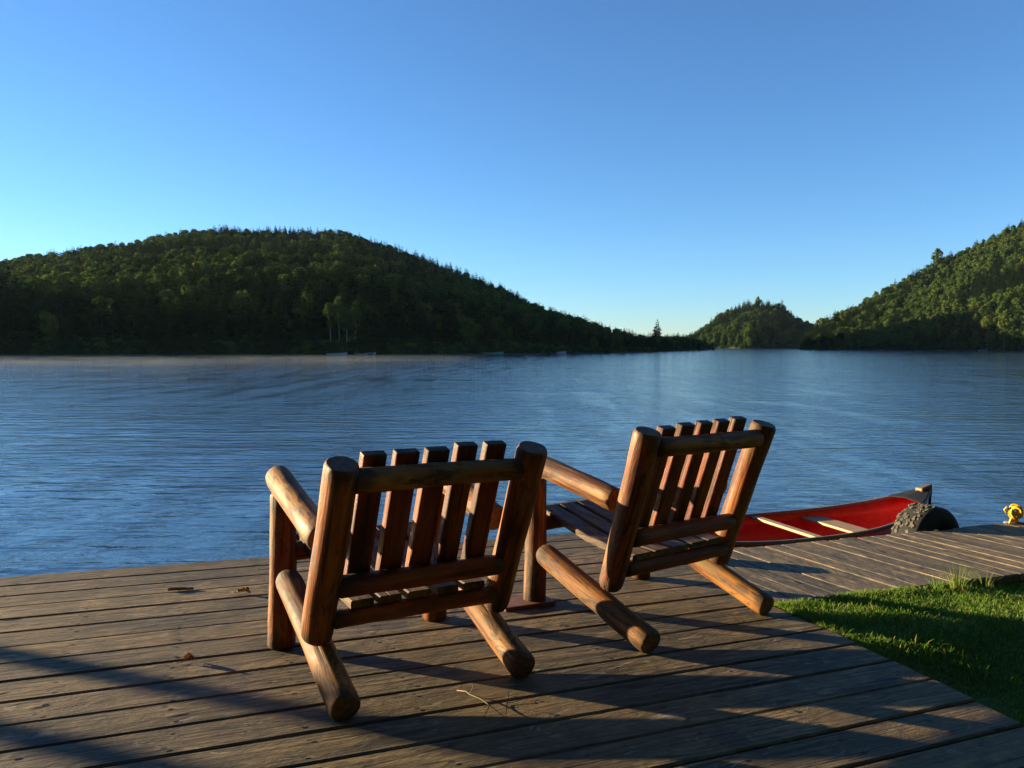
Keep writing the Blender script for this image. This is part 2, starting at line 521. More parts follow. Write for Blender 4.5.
rows = []
nails = bmesh.new()
GAP = 0.011
for k in range(34):
    s1 = (OFF - SP * k) * H - GAP / 2 + random.uniform(-.002, .002)
    s0 = (OFF - SP * (k + 1)) * H + GAP / 2 + random.uniform(-.002, .002)
    e = random.uniform(-0.012, 0.012)
    br0, br1 = edge_b(s0 / H) * H + e, edge_b(s1 / H) * H + e
    x = -7.6 + random.uniform(-1, 1)
    cuts = [x]
    joint = -1.9 - (k % 3) * 1.22          # butt joints lie left of the picture
    segs = [(x, joint - 0.002), (joint + 0.002, None)]
    for (xa, xb) in segs:
        ti = random.random()
        dz = random.uniform(-0.002, 0.002)
        if xb is None:
            rows.append((((xa, s0), (br0, s0), (br1, s1), (xa, s1)), ti, dz))
        else:
            rows.append((((xa, s0), (xb, s0), (xb, s1), (xa, s1)), ti, dz))
    for j in range(-4, 8):
        jx = -0.1 + j * 0.42 + 0.0
        if jx > br0 - 0.03: continue
        for q in (0.22, 0.76):
            c = Vector((jx + random.uniform(-.02, .02), s0 + (s1 - s0) * (q + random.uniform(-.05, .05)), 0.0035))
            r = random.uniform(0.005, 0.008)
            vs = [nails.verts.new(c + Vector((math.cos(t * math.pi / 3) * r * 1.7, math.sin(t * math.pi / 3) * r, 0))) for t in range(6)]
            nails.faces.new(vs)
planks('deck_boards', rows, M['deck'], deck)
tag(obj('nail_heads', nails, M['nail'], deck), kind='stuff')
bm = bmesh.new()
for j in range(-6, 7):
    jx = -0.1 + j * 0.42 * 1.0
    if jx > 2.6: break
    add_box(bm, jx - 0.02, jx + 0.02, -1.7, OFF * H - 0.06, -0.21, -0.047)
obj('joists', bm, M['dark_beam'], deck)
bm = bmesh.new()
add_box(bm, -7.6, edge_b(4) * H - 0.03, OFF * H - 0.055, OFF * H - 0.012, -0.25, -0.047, 0.004)
obj('lake_side_fascia', bm, M['beam'], deck)
bm = bmesh.new()
add_box(bm, -7.6, 2.72, -1.8, OFF * H - 0.06, -0.30, -0.215)
obj('underside', bm, M['dark_beam'], deck)
for px_, py_ in ((-6, 4.85), (-4, 4.85), (-2, 4.85), (0.2, 4.85), (2.4, 4.85)):
    bm = bmesh.new()
    tube(bm, [(px_, py_, -1.6), (px_, py_, -0.3)], 0.09, 12)
    obj('support_pile', bm, M['post_wood'], deck)

# ------------------------------------------------------------------ dock beside the deck
DZ = -0.012
dock = empty('boat_dock', T @ Matrix.Translation((0, 0, DZ)), 'low grey plank dock between the green lawn and the red canoe', 'dock')
rows = []
b0 = edge_b(3.0) * H + 0.03
W = 0.142
k = 0
x = b0
tilt = 0.10     # the dock boards run a little askew
while x < 9.5:
    w_ = W * random.uniform(0.96, 1.04)
    ya, yb = 2.545 * H + random.uniform(-.012, .012), 3.41 * H + random.uniform(-.022, .022)
    kx = 0.055
    xs = lambda xx, yy: xx - kx * (yy - 2.545 * H)
    rows.append((((xs(x, ya), ya), (xs(x + w_ - .007, ya), ya), (xs(x + w_ - .007, yb), yb), (xs(x, yb), yb)), random.random(), random.uniform(-.002, .002)))
    x += w_
    k += 1
planks('dock_boards', rows, M['dock'], dock)
bm = bmesh.new()
add_box(bm, b0, 9.5, 2.545 * H + 0.05, 2.545 * H + 0.10, -0.10, -0.05)
add_box(bm, b0, 9.5, 3.41 * H - 0.11, 3.41 * H - 0.06, -0.22, -0.05)
add_box(bm, b0, 9.5, 2.9 * H, 2.9 * H + .05, -0.22, -0.05)
obj('stringers', bm, M['dark_beam'], dock)
bm = bmesh.new()
add_box(bm, b0 + 0.1, 9.5, 2.545 * H + 0.015, 2.545 * H + 0.05, -0.30, -0.10, 0.006)
obj('side_beam', bm, M['beam'], dock)
for px_ in (3.3, 5.0, 7.0, 9.0):
    bm = bmesh.new()
    tube(bm, [(px_, 3.3 * H, -1.4), (px_, 3.3 * H, -0.06)], 0.08, 12)
    obj('support_pile', bm, M['post_wood'], dock)

# ------------------------------------------------------------------ log chairs


def log_mesh(bm, L, r0, r1, seed, dome0=0.55, dome1=0.55, seg=26, wob=0.05):
    rg = random.Random(seed)
    ph = [rg.uniform(0, 6.28) for _ in range(6)]
    prof = []                               # (z, radius factor, end?)
    rr = min(r0, r1)
    d0, d1 = dome0 * r0, dome1 * r1
    for t in (0.0, 0.35, 0.65, 1.0):
        prof.append((d0 * (1 - math.cos(t * math.pi / 2)) if t < 1 else d0, (0.60 + 0.40 * math.sin(t * math.pi / 2)) if dome0 > 0.3 else 0.86 + 0.14 * t, 1 if t < 0.5 else 0))
    n = max(5, int(L / 0.05))
    for i in range(1, n):
        prof.append((d0 + (L - d0 - d1) * i / n, 1.0, 0))
    for t in (0.0, 0.35, 0.65, 1.0):
        q = 1 - t
        prof.append((L - (d1 * (1 - math.cos(q * math.pi / 2)) if q < 1 else d1), (0.60 + 0.40 * math.sin(q * math.pi / 2)) if dome1 > 0.3 else 0.86 + 0.14 * q, 1 if q < 0.5 else 0))
    rings = []
    for z, fct, e in prof:
        t = z / L
        r = (r0 + (r1 - r0) * t) * fct
        ox = math.sin(t * 3.0 + ph[0]) * 0.05 * rr
        oy = math.sin(t * 3.6 + ph[1]) * 0.05 * rr
        ring = []
        for k in range(seg):
            a = 2 * math.pi * k / seg
            q = 1 + wob * (0.5 * math.sin(2 * a + ph[2] + t * 2) + 0.3 * math.sin(3 * a + ph[3] - t * 5) + 0.25 * math.sin(a + t * 11 + ph[4]) + 0.2 * math.sin(5 * a + t * 17 + ph[5]))
            ring.append(bm.verts.new((ox + math.cos(a) * r * q, oy + math.sin(a) * r * q, z)))
        rings.append((ring, e))
    for (ra, ea), (rb, eb) in zip(rings[:-1], rings[1:]):
        for k in range(seg):
            f = bm.faces.new((ra[k], ra[(k + 1) % seg], rb[(k + 1) % seg], rb[k]))
            f.material_index = 1 if (ea and eb) else 0
            f.smooth = True
    f = bm.faces.new(rings[0][0][::-1]); f.material_index = 1
    f = bm.faces.new(rings[-1][0]); f.material_index = 1


def log(name, p0, p1, r0, r1, parent, mt, seed, dome0=0.55, dome1=0.55, wob=0.05, label=None):
    p0, p1 = Vector(p0) * H, Vector(p1) * H
    d = p1 - p0
    bm = bmesh.new()
    log_mesh(bm, d.length, r0 * H, r1 * H, seed, dome0, dome1, wob=wob)
    z = d.normalized()
    x = Vector((0, 1, 0)) if abs(z.y) < 0.9 else Vector((1, 0, 0))
    x = (x - z * x.dot(z)).normalized()
    y = z.cross(x)
    mw = Matrix(((x.x, y.x, z.x, p0.x), (x.y, y.y, z.y, p0.y), (x.z, y.z, z.z, p0.z), (0, 0, 0, 1)))
    o = obj(name, bm, [mt, M['end']], parent, mw=mw)
    if label: o['label'] = label
    return o


def ext(p0, p1, a, b_):
    p0, p1 = Vector(p0), Vector(p1)
    d = (p1 - p0).normalized()
    return p0 - d * a, p1 + d * b_


def make_chair(P, B, S, th, label, seed, lift_left=0.0):
    root = empty('log_chair', T @ Matrix.Translation((B * H, S * H, 0)) @ Matrix.Rotation(th, 4, 'Z'), label, 'chair', 'log chairs on the deck')
    g = P
    rl, rp, rd, ra, rr = 0.046, 0.049, 0.045, 0.046, 0.036
    for i, sg in enumerate((-1, 1)):
        # upright front leg
        log('front_leg', (sg * g['uf'], g['vf'], lift_left if sg < 0 else 0.0), (sg * g['uf'], g['vf'] + .004, g['zft'] + 0.045), rl, rl * .93, root, M['log'], seed + i, 0.2, 0.25)
        # slanting rear leg, cut flat on the boards
        a, b_ = ext((sg * g['ud'], 0.0, g['zdb'] + 0.016), (sg * g['ud'], g['vdt'], g['zdt']), 0.022, 0.03)
        log('rear_leg', a, b_, rd * 1.03, rd * .97, root, M['worn_log'], seed + 10 + i, 0.25, 0.9)
        # leaning back post
        a, b_ = ext((sg * g['upb'], g['vpb'], g['zpb']), (sg * g['upt'], g['vpt'], g['zpt']), 0.035, g['pex'] if sg < 0 else 0.018)
        log('back_post', a, b_, rp * .95, rp * 1.02, root, M['log'], seed + 20 + i, 0.7, 0.28)
        # armrest
        a, b_ = ext((sg * g['ua'], g['var'], g['zar']), (sg * g['ua'], g['vaf'], g['zaf']), 0.05, 0.05)
        log('armrest', a, b_, ra * .98, ra, root, M['worn_log'], seed + 30 + i, 0.2, 0.8)
    w = g['upb'] - 0.034
    log('top_rail', (-g['upt'] + .037, g['vtr'], g['ztr']), (g['upt'] - .037, g['vtr'], g['ztr']), rr, rr * .97, root, M['worn_log'], seed + 51, 0.2, 0.2)
    log('lower_rail', (-w, g['vlr'], g['zlr']), (w, g['vlr'], g['zlr']), rr * .93, rr * .91, root, M['slat'], seed + 52, 0.2, 0.2)
    log('seat_rail', (-w, g['vsr'], g['zsr'] - .006), (w, g['vsr'], g['zsr'] - .006), rr * .78, rr * .78, root, M['slat'], seed + 53, 0.2, 0.2)
    log('front_rail', (-g['uf'] + .02, g['vf'] + .01, .325), (g['uf'] - .02, g['vf'] + .01, .325), rr * .95, rr * .95, root, M['log'], seed + 54, 0.2, 0.2)
    # back slats: five uneven boards fixed to the lake side of the rails
    rg = random.Random(seed)
    pt, pl = Vector((0, g['vtr'], g['ztr'])), Vector((0, g['vlr'], g['zlr']))
    ax = (pt - pl).normalized()
    nrm = Vector((0, ax.z, -ax.y))
    if nrm.y < 0: nrm = -nrm
    step = (g['upb'] - .045) * 2 / 5.35
    bm = bmesh.new()
    for i in range(5):
        u = (i - 2) * step - .004 + rg.uniform(-.003, .003)
        hw = 0.0365 + rg.uniform(-.002, .002)
        top = 0.067 + (i - 2) * .0045 + rg.uniform(-.004, .004)
        vs = add_box(bm, (u - hw) * H, (u + hw) * H, -0.0165 * H, 0.0165 * H, -0.018 * H, ((pt - pl).length + top) * H, 0.006, seg=2)
    mw = Matrix(((1, 0, 0, 0), (0, nrm.y, ax.y, (pl.y + nrm.y * .047) * H), (0, nrm.z, ax.z, (pl.z + nrm.z * .047) * H), (0, 0, 0, 1)))
    obj('back_slats', bm, M['slat'], root, mw=mw)
    # seat: five boards running front to back over a shallow dip, with a lip board across the front
    bm = bmesh.new()
    zs0 = g['zsr'] + rr * .78 - .004
    pts = [(g['vsr'] - .014, zs0), (.26, zs0 + .006), (.40, zs0 + .022), (.53, zs0 + .055), (g['vf'] + .05, zs0 + .092)]
    sst = (g['uf'] - .055) * 2 / 5
    for i in range(5):
        u = (i - 2) * sst + rg.uniform(-.004, .004)
        hw = sst / 2 - .009 + rg.uniform(-.003, .002)
        prev = None
        for (v_, z_) in pts:
            ring = [bm.verts.new(((u + dx) * H, v_ * H, (z_ + dz) * H)) for dx, dz in ((-hw, 0), (hw, 0), (hw, .02), (hw - .004, .024), (-hw + .004, .024), (-hw, .02))]
            if prev:
                for q in range(6):
                    bm.faces.new((prev[q], ring[q], ring[(q + 1) % 6], prev[(q + 1) % 6]))
            else:
                bm.faces.new(ring)
            prev = ring
        bm.faces.new(prev[::-1])
    bmesh.ops.recalc_face_normals(bm, faces=bm.faces[:])
    obj('seat_slats', bm, M['seat_slat'], root)
    bm = bmesh.new()
    zf = zs0 + .092
    add_box(bm, -(g['uf'] - .05) * H, (g['uf'] - .05) * H, (g['vf'] + .05) * H, (g['vf'] + .085) * H, (zf - .045) * H, (zf + .022) * H, 0.008, seg=2)
    obj('seat_lip', bm, M['seat_slat'], root)
    return root


LEFT = {'pex': -0.002, 'uf': 0.292, 'ud': 0.291, 'upt': 0.309, 'upb': 0.306, 'ua': 0.296, 'vf': 0.62, 'zft': 0.487, 'vdt': 0.551, 'zdt': 0.241, 'zdb': 0.027, 'vpt': -0.014, 'zpt': 0.714, 'vpb': 0.183, 'zpb': 0.197, 'vaf': 0.641, 'zaf': 0.571, 'var': 0.229, 'zar': 0.477, 'vtr': -0.001, 'ztr': 0.661, 'vlr': 0.109, 'zlr': 0.336, 'vsr': 0.149, 'zsr': 0.234}
RIGHT = {'pex': 0.016, 'uf': 0.32, 'ud': 0.342, 'upt': 0.338, 'upb': 0.323, 'ua': 0.311, 'vf': 0.639, 'zft': 0.473, 'vdt': 0.545, 'zdt': 0.218, 'zdb': 0.027, 'vpt': 0.026, 'zpt': 0.749, 'vpb': 0.2, 'zpb': 0.2, 'vaf': 0.648, 'zaf': 0.575, 'var': 0.24, 'zar': 0.501, 'vtr': 0.019, 'ztr': 0.706, 'vlr': 0.132, 'zlr': 0.36, 'vsr': 0.161, 'zsr': 0.246}
make_chair(LEFT, 0.6603, 2.1643, 0.1698, 'rustic log chair with its back to us, on open deck boards away from the lawn', 100)
make_chair(RIGHT, 1.7711, 2.3528, 0.2779, 'rustic log chair with its back to us, beside the lawn, before the canoe', 300)

# ------------------------------------------------------------------ small things on the deck
IT = T.inverted()


def flat(b, s, rot, z=0.0):
    return T @ Matrix.Translation((b * H, s * H, z)) @ Matrix.Rotation(rot, 4, 'Z')


bm = bmesh.new()
add_box(bm, -0.20, 0.085, -0.075, 0.075, 0.002, 0.022, 0.004, seg=2)
o = obj('loose_board', bm, M['shim'])
o.matrix_world = flat(1.285, 2.875, R(4))
tag(o, 'short reddish board lying flat under a front leg of the chair near the lawn', 'board')

bm = bmesh.new()
tw = [(0, 0, .006), (.045, .008, .016), (.085, -.004, .022), (.13, .008, .02), (.20, .0, .022), (.28, .01, .004)]
tube(bm, tw, [.0021, .0021, .002, .0018, .0015, .001], 6)
for st, en in (((.085, -.004, .022), (.10, .01, .075)), ((.28, .01, .004), (.27, .035, .11)), ((.20, 0, .022), (.24, -.06, .006)), ((.13, .008, .02), (.17, .10, .012)), ((.27, .02, .05), (.30, .07, .06)), ((.17, .10, .012), (.21, .16, .006))):
    mid = [(a + b_) / 2 + random.uniform(-.006, .006) for a, b_ in zip(st, en)]
    tube(bm, [st, mid, en], [.0014, .0012, .0008], 6)
o = obj('dry_twig', bm, M['twig'], smooth=True)
o.matrix_world = flat(0.722, 2.173, R(-73))
tag(o, 'thin forked dry twig lying on the deck boards behind the chairs', 'twig')

bm = bmesh.new()
n = 9
for i in range(n):
    t = i / (n - 1)
    x = (t - .5) * .13
    for q, (yy, zz) in enumerate(((-.013, .003), (-.009, .012), (0, .019), (.01, .014), (.015, .004), (0, .001))):
        bm.verts.new((x + random.uniform(-.003, .003), yy * (1 - .4 * abs(2 * t - 1)) + random.uniform(-.002, .002) + .008 * math.sin(t * 3), zz * (1 - .3 * t) + .001))
bm.verts.ensure_lookup_table()
for i in range(n - 1):
    for q in range(6):
        bm.faces.new([bm.verts[i * 6 + q], bm.verts[(i + 1) * 6 + q], bm.verts[(i + 1) * 6 + (q + 1) % 6], bm.verts[i * 6 + (q + 1) % 6]])
bm.faces.new([bm.verts[q] for q in range(6)][::-1]); bm.faces.new([bm.verts[(n - 1) * 6 + q] for q in range(6)])
bmesh.ops.recalc_face_normals(bm, faces=bm.faces[:])
o = obj('bark_strip', bm, M['bark'], smooth=True)
o.matrix_world = flat(-0.07, 3.52, R(-8))
tag(o, 'curled strip of brown bark lying on the deck near the lake edge', 'bark')


def leaf(name, b, s, rot, ln, label, seed):
    rg = random.Random(seed)
    bm = bmesh.new()
    n = 8
    rows_ = []
    for i in range(n + 1):
        t = i / n
        w = ln * .32 * math.sin(math.pi * min(1, t * .96 + .02)) ** .8 * (1 + .25 * math.sin(i * 2.4))
        z = .006 + .022 * math.sin(t * math.pi) * rg.uniform(.6, 1.1)
        rows_.append([bm.verts.new((t * ln, -w, z + .012)), bm.verts.new((t * ln, 0, z * .5)), bm.verts.new((t * ln, w, z + .009 * rg.random()))])
    for i in range(n):
        for q in range(2):
            bm.faces.new((rows_[i][q], rows_[i + 1][q], rows_[i + 1][q + 1], rows_[i][q + 1]))
    bmesh.ops.solidify(bm, geom=bm.faces[:], thickness=.0012)
    tube(bm, [(0, 0, .003), (-.02, .004, .004), (-.035, .01, .003)], [.0012, .001, .0008], 5)
    o = obj(name, bm, M['leaf'], smooth=True)
    o.matrix_world = flat(b, s, rot, .002)
    tag(o, label, 'leaf')


leaf('dry_leaf', 0.150, 3.40, R(-30), .075, 'small curled dry leaf on the deck to the right of the bark strip', 3)
leaf('dry_leaf', -0.045, 2.68, R(12), .042, 'small curled dry leaf on the deck left of the nearer chair', 5)

# low post added unseen behind the far chair to shade the dock boards
bl = empty('hidden_shadow_post', T @ Matrix.Translation((2.42 * H, 3.26 * H, DZ)), 'short stout hidden post added behind the chair near the lawn for its shadow', 'post')
bm = bmesh.new()
log_mesh(bm, .095, .10, .098, 77, .12, .2)
obj('post_log', bm, [M['post_wood'], M['end']], bl)
bm = bmesh.new()
tube(bm, [(-.13, 0, .072), (-.06, 0, .076), (.06, 0, .076), (.13, 0, .072)], [.009, .012, .012, .009], 10)
obj('cross_bar', bm, M['iron'], bl, smooth=True)

# two unseen piles added off to the left to lay shadows across the boards
for i, (b_, s_, hh_, rr_) in enumerate(((-1.93 - .75 * 5.5, 4.10 + .66 * 5.5, 1.36, .058), (-2.51 - .75 * 6.0, 4.10 + .66 * 6.0, 1.45, .062))):
    p_ = empty('unseen_shadow_pile', T @ Matrix.Translation((b_ * H, s_ * H, 0)), ('tall unseen pile added left of the deck for its shadow, nearer one', 'tall unseen pile added left of the deck for its shadow, farther one')[i], 'post', 'unseen piles added for their shadows')
    bm = bmesh.new()
    log_mesh(bm, (hh_ + 1.1) * H, rr_ * H, rr_ * H * .95, 50 + i, .1, .2)
    obj('post_log', bm, [M['post_wood'], M['end']], p_, mw=Matrix.Translation((0, 0, -1.1 * H)))

# ------------------------------------------------------------------ red canoe in the notch between deck and dock
cdir = math.atan2(0.36, 1.0)
CAN = Vector((2.235, 6.34, -0.035))
canoe = empty('red_canoe', Matrix.Translation(CAN) @ Matrix.Rotation(R(20.3), 4, 'Z'), 'old red canoe with grey gunwales floating along the dock', 'canoe')
HL, BEAM = 1.64, 0.455


def hull_half(t):
    """t -1..1 along the canoe: half width, sheer height, keel height"""
    a = abs(t)
    w = BEAM * (1 - a ** 2.25) ** 0.80
    sheer = 0.275 + 0.21 * a ** 3.2
    keel = -0.07 + 0.10 * max(0, a - .82) / .18
    return w, sheer, keel


NS, NG = 41, 17
bm = bmesh.new()


def shell(off):
    g = []
    for i in range(NS):
        t = -1 + 2 * i / (NS - 1)
        tt = t * (1 - off * .02)
        w, sh, ke = hull_half(tt)
        w = max(w - off * .010, 0.004)
        ke += off * .012
        row = []
        for j in range(NG):
            q = -1 + 2 * j / (NG - 1)
            ang = abs(q)
            # tumblehome section
            y = math.copysign(w * min(1.0, (math.sin(min(ang * 1.25, 1) * math.pi / 2)) ** .75), q) * (1.0 - .03 * max(0, ang - .8) / .2) if q else 0
            z = ke + (sh - ke) * (ang ** 2.6)
            xx = tt * HL + (math.copysign(.055, t) * (1 - (z - ke) / (sh - ke)) * -1 * max(0, abs(t) - .9) / .1)
            row.append(bm.verts.new((xx, y, z)))
        g.append(row)
    return g


go, gi = shell(0), shell(1)
for i in range(NS - 1):
    for j in range(NG - 1):
        bm.faces.new((go[i][j], go[i][j + 1], go[i + 1][j + 1], go[i + 1][j]))
        bm.faces.new((gi[i][j], gi[i + 1][j], gi[i + 1][j + 1], gi[i][j + 1]))
    for j in (0, NG - 1):
        f = (go[i][j], go[i + 1][j], gi[i + 1][j], gi[i][j])
        bm.faces.new(f if j == 0 else f[::-1])
for i in (0, NS - 1):
    for j in range(NG - 1):
        bm.faces.new((go[i][j], gi[i][j], gi[i][j + 1], go[i][j + 1]))
bmesh.ops.recalc_face_normals(bm, faces=bm.faces[:])
obj('hull', bm, M['red'], canoe, smooth=True)
for sg in (-1, 1):
    bm = bmesh.new()
    pr = None
    for i in range(0, NS):
        t = -0.985 + 1.97 * i / (NS - 1)
        w, sh, ke = hull_half(t)
        y = sg * (w * .97 - .004)
        ring = [bm.verts.new((t * HL, y + dy, sh + dz)) for dy, dz in ((-.013, -.012), (.013, -.012), (.013, .009), (.008, .013), (-.008, .013), (-.013, .009))]
        if pr:
            for q in range(6): bm.faces.new((pr[q], ring[q], ring[(q + 1) % 6], pr[(q + 1) % 6]))
        else: bm.faces.new(ring)
        pr = ring
    bm.faces.new(pr[::-1])
    bmesh.ops.recalc_face_normals(bm, faces=bm.faces[:])
    obj('gunwale', bm, M['gunwale'], canoe)


def cross_piece(name, t, width, thick, drop, m_):
    w, sh, ke = hull_half(t)
    bm = bmesh.new()
    add_box(bm, t * HL - width / 2, t * HL + width / 2, -w * .965, w * .965, sh - drop - thick, sh - drop, .006, seg=2)
    return obj(name, bm, m_, canoe)


cross_piece('thwart', 0.045, .072, .024, .006, M['thwart'])
cross_piece('thwart', -0.50, .072, .024, .006, M['thwart'])
cross_piece('seat', 0.40, .20, .022, .055, M['thwart'])
cross_piece('seat', -0.62 - .1, .2, .022, .055, M['thwart'])
for sg in (-1, 1):
    bm = bmesh.new()
    L_, R_ = [], []
    for i in range(9):
        t = sg * (.83 + .155 * i / 8)
        w, sh, ke = hull_half(t)
        L_.append((t * HL, w * .93, sh + .010)); R_.append((t * HL, -w * .93, sh + .010))
    Lv = [bm.verts.new(p) for p in L_]; Rv = [bm.verts.new(p) for p in R_]
    Cv = [bm.verts.new((l[0], 0, l[2] + .018)) for l in L_]
    for i in range(8):
        bm.faces.new((Lv[i], Lv[i + 1], Cv[i + 1], Cv[i])); bm.faces.new((Cv[i], Cv[i + 1], Rv[i + 1], Rv[i]))
    bmesh.ops.recalc_face_normals(bm, faces=bm.faces[:])
    bmesh.ops.solidify(bm, geom=bm.faces[:], thickness=.01)
    obj('deck_plate', bm, M['deck_plate'], canoe)
    bm = bmesh.new()
    w, sh, ke = hull_half(.97)
    xs_ = sorted((sg * .925 * HL, sg * 1.014 * HL))
    vs = add_box(bm, xs_[0], xs_[1], -.042, .042, sh - .075, sh + .034, .014, seg=2)
    for v in bm.verts:
        f_ = (abs(v.co.x) / HL - .925) / .089
        v.co.y *= 1 - .45 * f_
        v.co.z += .03 * f_
    obj('stem_cap', bm, M['tip'], canoe)
    bm = bmesh.new()
    tube(bm, [(sg * (HL * 1.0 - .05), 0, ke - .04), (sg * (HL - .005), 0, .10), (sg * (HL + .008), 0, .28), (sg * (HL + .006), 0, .47)], [.012, .016, .018, .02], 8)
    obj('stem_band', bm, M['deck_plate'], canoe, smooth=True)

# ------------------------------------------------------------------ tyre fender on the dock edge
TR, TW = 0.275, 0.24
ty = empty('tyre_fender', T @ Matrix.Translation((4.335 * H, 3.41 * H + .05 + TW / 2, -0.185)) @ Matrix.Rotation(R(7), 4, 'Z'), 'black tyre with sunlit-toned tread standing as a fender on the dock edge at the bow', 'tyre')
bm = bmesh.new()
prof = [(.155, -.075), (.17, -.11), (.235, -.12), (.285, -.116), (.314, -.104), (.325, -.085)]
pr2 = prof + [(r_, -y_) for r_, y_ in prof[::-1]]
nseg = 56
rings_ = []
for k in range(nseg):
    a = 2 * math.pi * k / nseg
    rings_.append([bm.verts.new((math.cos(a) * r_, y_, math.sin(a) * r_)) for r_, y_ in pr2])
for k in range(nseg):
    a_, b_ = rings_[k], rings_[(k + 1) % nseg]
    for q in range(len(pr2) - 1):
        bm.faces.new((a_[q], a_[q + 1], b_[q + 1], b_[q])).smooth = True
    bm.faces.new((a_[-1], a_[0], b_[0], b_[-1]))
bmesh.ops.recalc_face_normals(bm, faces=bm.faces[:])
obj('carcass', bm, M['rubber'], ty)
bm = bmesh.new()
for k in range(58):
    for row in range(6):
        if random.random() < .10: continue
        a = 2 * math.pi * (k + (.5 if row % 2 else 0) + random.uniform(-.3, .3)) / 58
        y_ = -.062 + row * .030 + random.uniform(-.006, .006)
        q = random.uniform(.7, 1.25)
        vs = add_box(bm, -.015 * q, .015 * q, -.013 * q, .013 * q, -.012, random.uniform(-.003, .012), .004)
        mt_ = Matrix.Rotation(-a + math.pi / 2, 4, 'Y') @ Matrix.Translation((0, y_, .323)) @ Matrix.Rotation(random.uniform(-.9, .9), 4, 'Z') @ Matrix.Rotation(random.uniform(-.2, .2), 4, 'X')
        bmesh.ops.transform(bm, matrix=mt_, verts=vs)
obj('tread', bm, M['tread'], ty)

# ------------------------------------------------------------------ yellow rope hung on the dock cleat
yr = empty('yellow_rope', T @ Matrix.Translation((4.91 * H, 3.37 * H, DZ)) @ Matrix.Rotation(R(-38), 4, 'Z') @ Matrix.Scale(.82, 4), 'coil of bright yellow rope tied up on the dock edge beyond the tyre', 'rope')
bm = bmesh.new()
for k in range(6):
    rad_ = .026 + .0065 * k
    cy_ = .02 * math.sin(k * 1.7)
    pts = [((rad_ + .004 * math.sin(5 * t + k)) * math.cos(t) + .012, cy_ + .012 * math.sin(2 * t + k), .125 + .01 * math.cos(k * 3) + rad_ * 1.1 * math.sin(t)) for t in [i * 2 * math.pi / 20 for i in range(21)]]
    tube(bm, pts, .0125, 8, cap=False)
obj('rope_coil', bm, M['yellow'], yr, smooth=True)
bm = bmesh.new()
for k in range(5):
    tube(bm, [(-.045 + .02 * k, -.012 + .01 * (k % 3), .004), (-.028 + .014 * k, .0, .04), (-.01 + .006 * k, .004, .085), (-.02 + .01 * k, .0, .12)], .0115, 8)
tube(bm, [(-.06, .01, .10), (-.085, .005, .14), (-.07, 0, .165), (-.045, 0, .15)], .010, 8)
obj('rope_knot', bm, M['yellow'], yr, smooth=True)
bm = bmesh.new()
tube(bm, [(-.09, 0, .012), (.12, 0, .012)], .014, 10)
obj('cleat', bm, M['iron'], yr, smooth=True)

# ------------------------------------------------------------------ lawn and grass


def lawn_z(b, s):
    """height in eye heights relative to the deck"""
    e = b - edge_b(s)
    q = max(0.0, min(1.0, (s - 1.72) / .42)); q = q * q * (3 - 2 * q)
    z = -0.105 + .089 * q
    z -= 0.050 * max(0, min(1, (e - .35) / 1.2)) * max(0, min(1, (s - 1.9) / .6))
    z += .008 * math.sin(b * 3.1 + s * 2.0) + .006 * math.sin(s * 5.3 - b * 2.2)
    return z


LB, LS = np.linspace(2.0, 12, 61), np.linspace(-8, 2.62, 66)
vv, ff = [], []
for i, b_ in enumerate(LB):
    for j, s_ in enumerate(LS):
        e0 = 2.02 + 0.0519 * (s_ - 2.522)
        bb_ = e0 + (b_ - 2.0)
        z_ = lawn_z(bb_, s_) - (.16 if s_ > 2.57 else 0) - (0.10 if i == 0 else 0)
        vv.append(D(bb_, s_, z_))
for i in range(len(LB) - 1):
    for j in range(len(LS) - 1):
        a = i * len(LS) + j
        ff.append((a, a + len(LS), a + len(LS) + 1, a + 1))
lawn = raw('lawn_ground', vv, ff, M['lawn'], smooth=True)
tag(lawn, kind='structure')


def blades(n, bs_, lens, seed):
    rg = np.random.default_rng(seed)
    b_, s_ = bs_(rg, n)
    n = len(b_)
    z_ = np.array([lawn_z(x, y) for x, y in zip(b_, s_)]) * H
    base = np.stack([b_ * H, s_ * H, z_ - .004], 1)
    clump = .5 + .5 * np.sin(b_ * 7.1 + 3 * np.sin(s_ * 4.3)) * np.sin(s_ * 6.7 + 2 * np.sin(b_ * 5.1))
    ln = rg.uniform(*lens, n) * (.7 + .6 * clump)
    az = rg.uniform(0, 2 * np.pi, n)
    lean = rg.uniform(.3, 1.15, n)
    w = rg.uniform(.0016, .0032, n)
    d = np.stack([np.cos(az), np.sin(az), np.zeros(n)], 1)
    sd = np.stack([-np.sin(az), np.cos(az), np.zeros(n)], 1)
    up = np.array([0, 0, 1.])
    p1 = base + up * (ln * .5)[:, None] + d * (ln * .16 * lean)[:, None]
    p2 = base + up * (ln * (1 - .35 * lean))[:, None] + d * (ln * .62 * lean)[:, None]
    V = np.stack([base - sd * w[:, None], base + sd * w[:, None], p1 + sd * (w * .8)[:, None], p1 - sd * (w * .8)[:, None], p2 + sd * (w * .12)[:, None], p2 - sd * (w * .12)[:, None]], 1).reshape(-1, 3)
    i0 = np.arange(n) * 6
    F = np.concatenate([np.stack([i0, i0 + 1, i0 + 2, i0 + 3], 1), np.stack([i0 + 3, i0 + 2, i0 + 4, i0 + 5], 1)])
    ti = np.repeat((rg.uniform(0, .75, n) * .75 + .25 * clump) * .98, 6)
    Tm = np.array(T)
    V = V @ Tm[:3, :3].T + Tm[:3, 3]
    return V, F, ti


def near_area(rg, n):
    s_ = 2.545 - rg.random(n) ** .9 * 1.9
    e = rg.random(n) ** 1.15 * 3.0
    b_ = edge_b(s_) + .012 + e
    return b_, s_


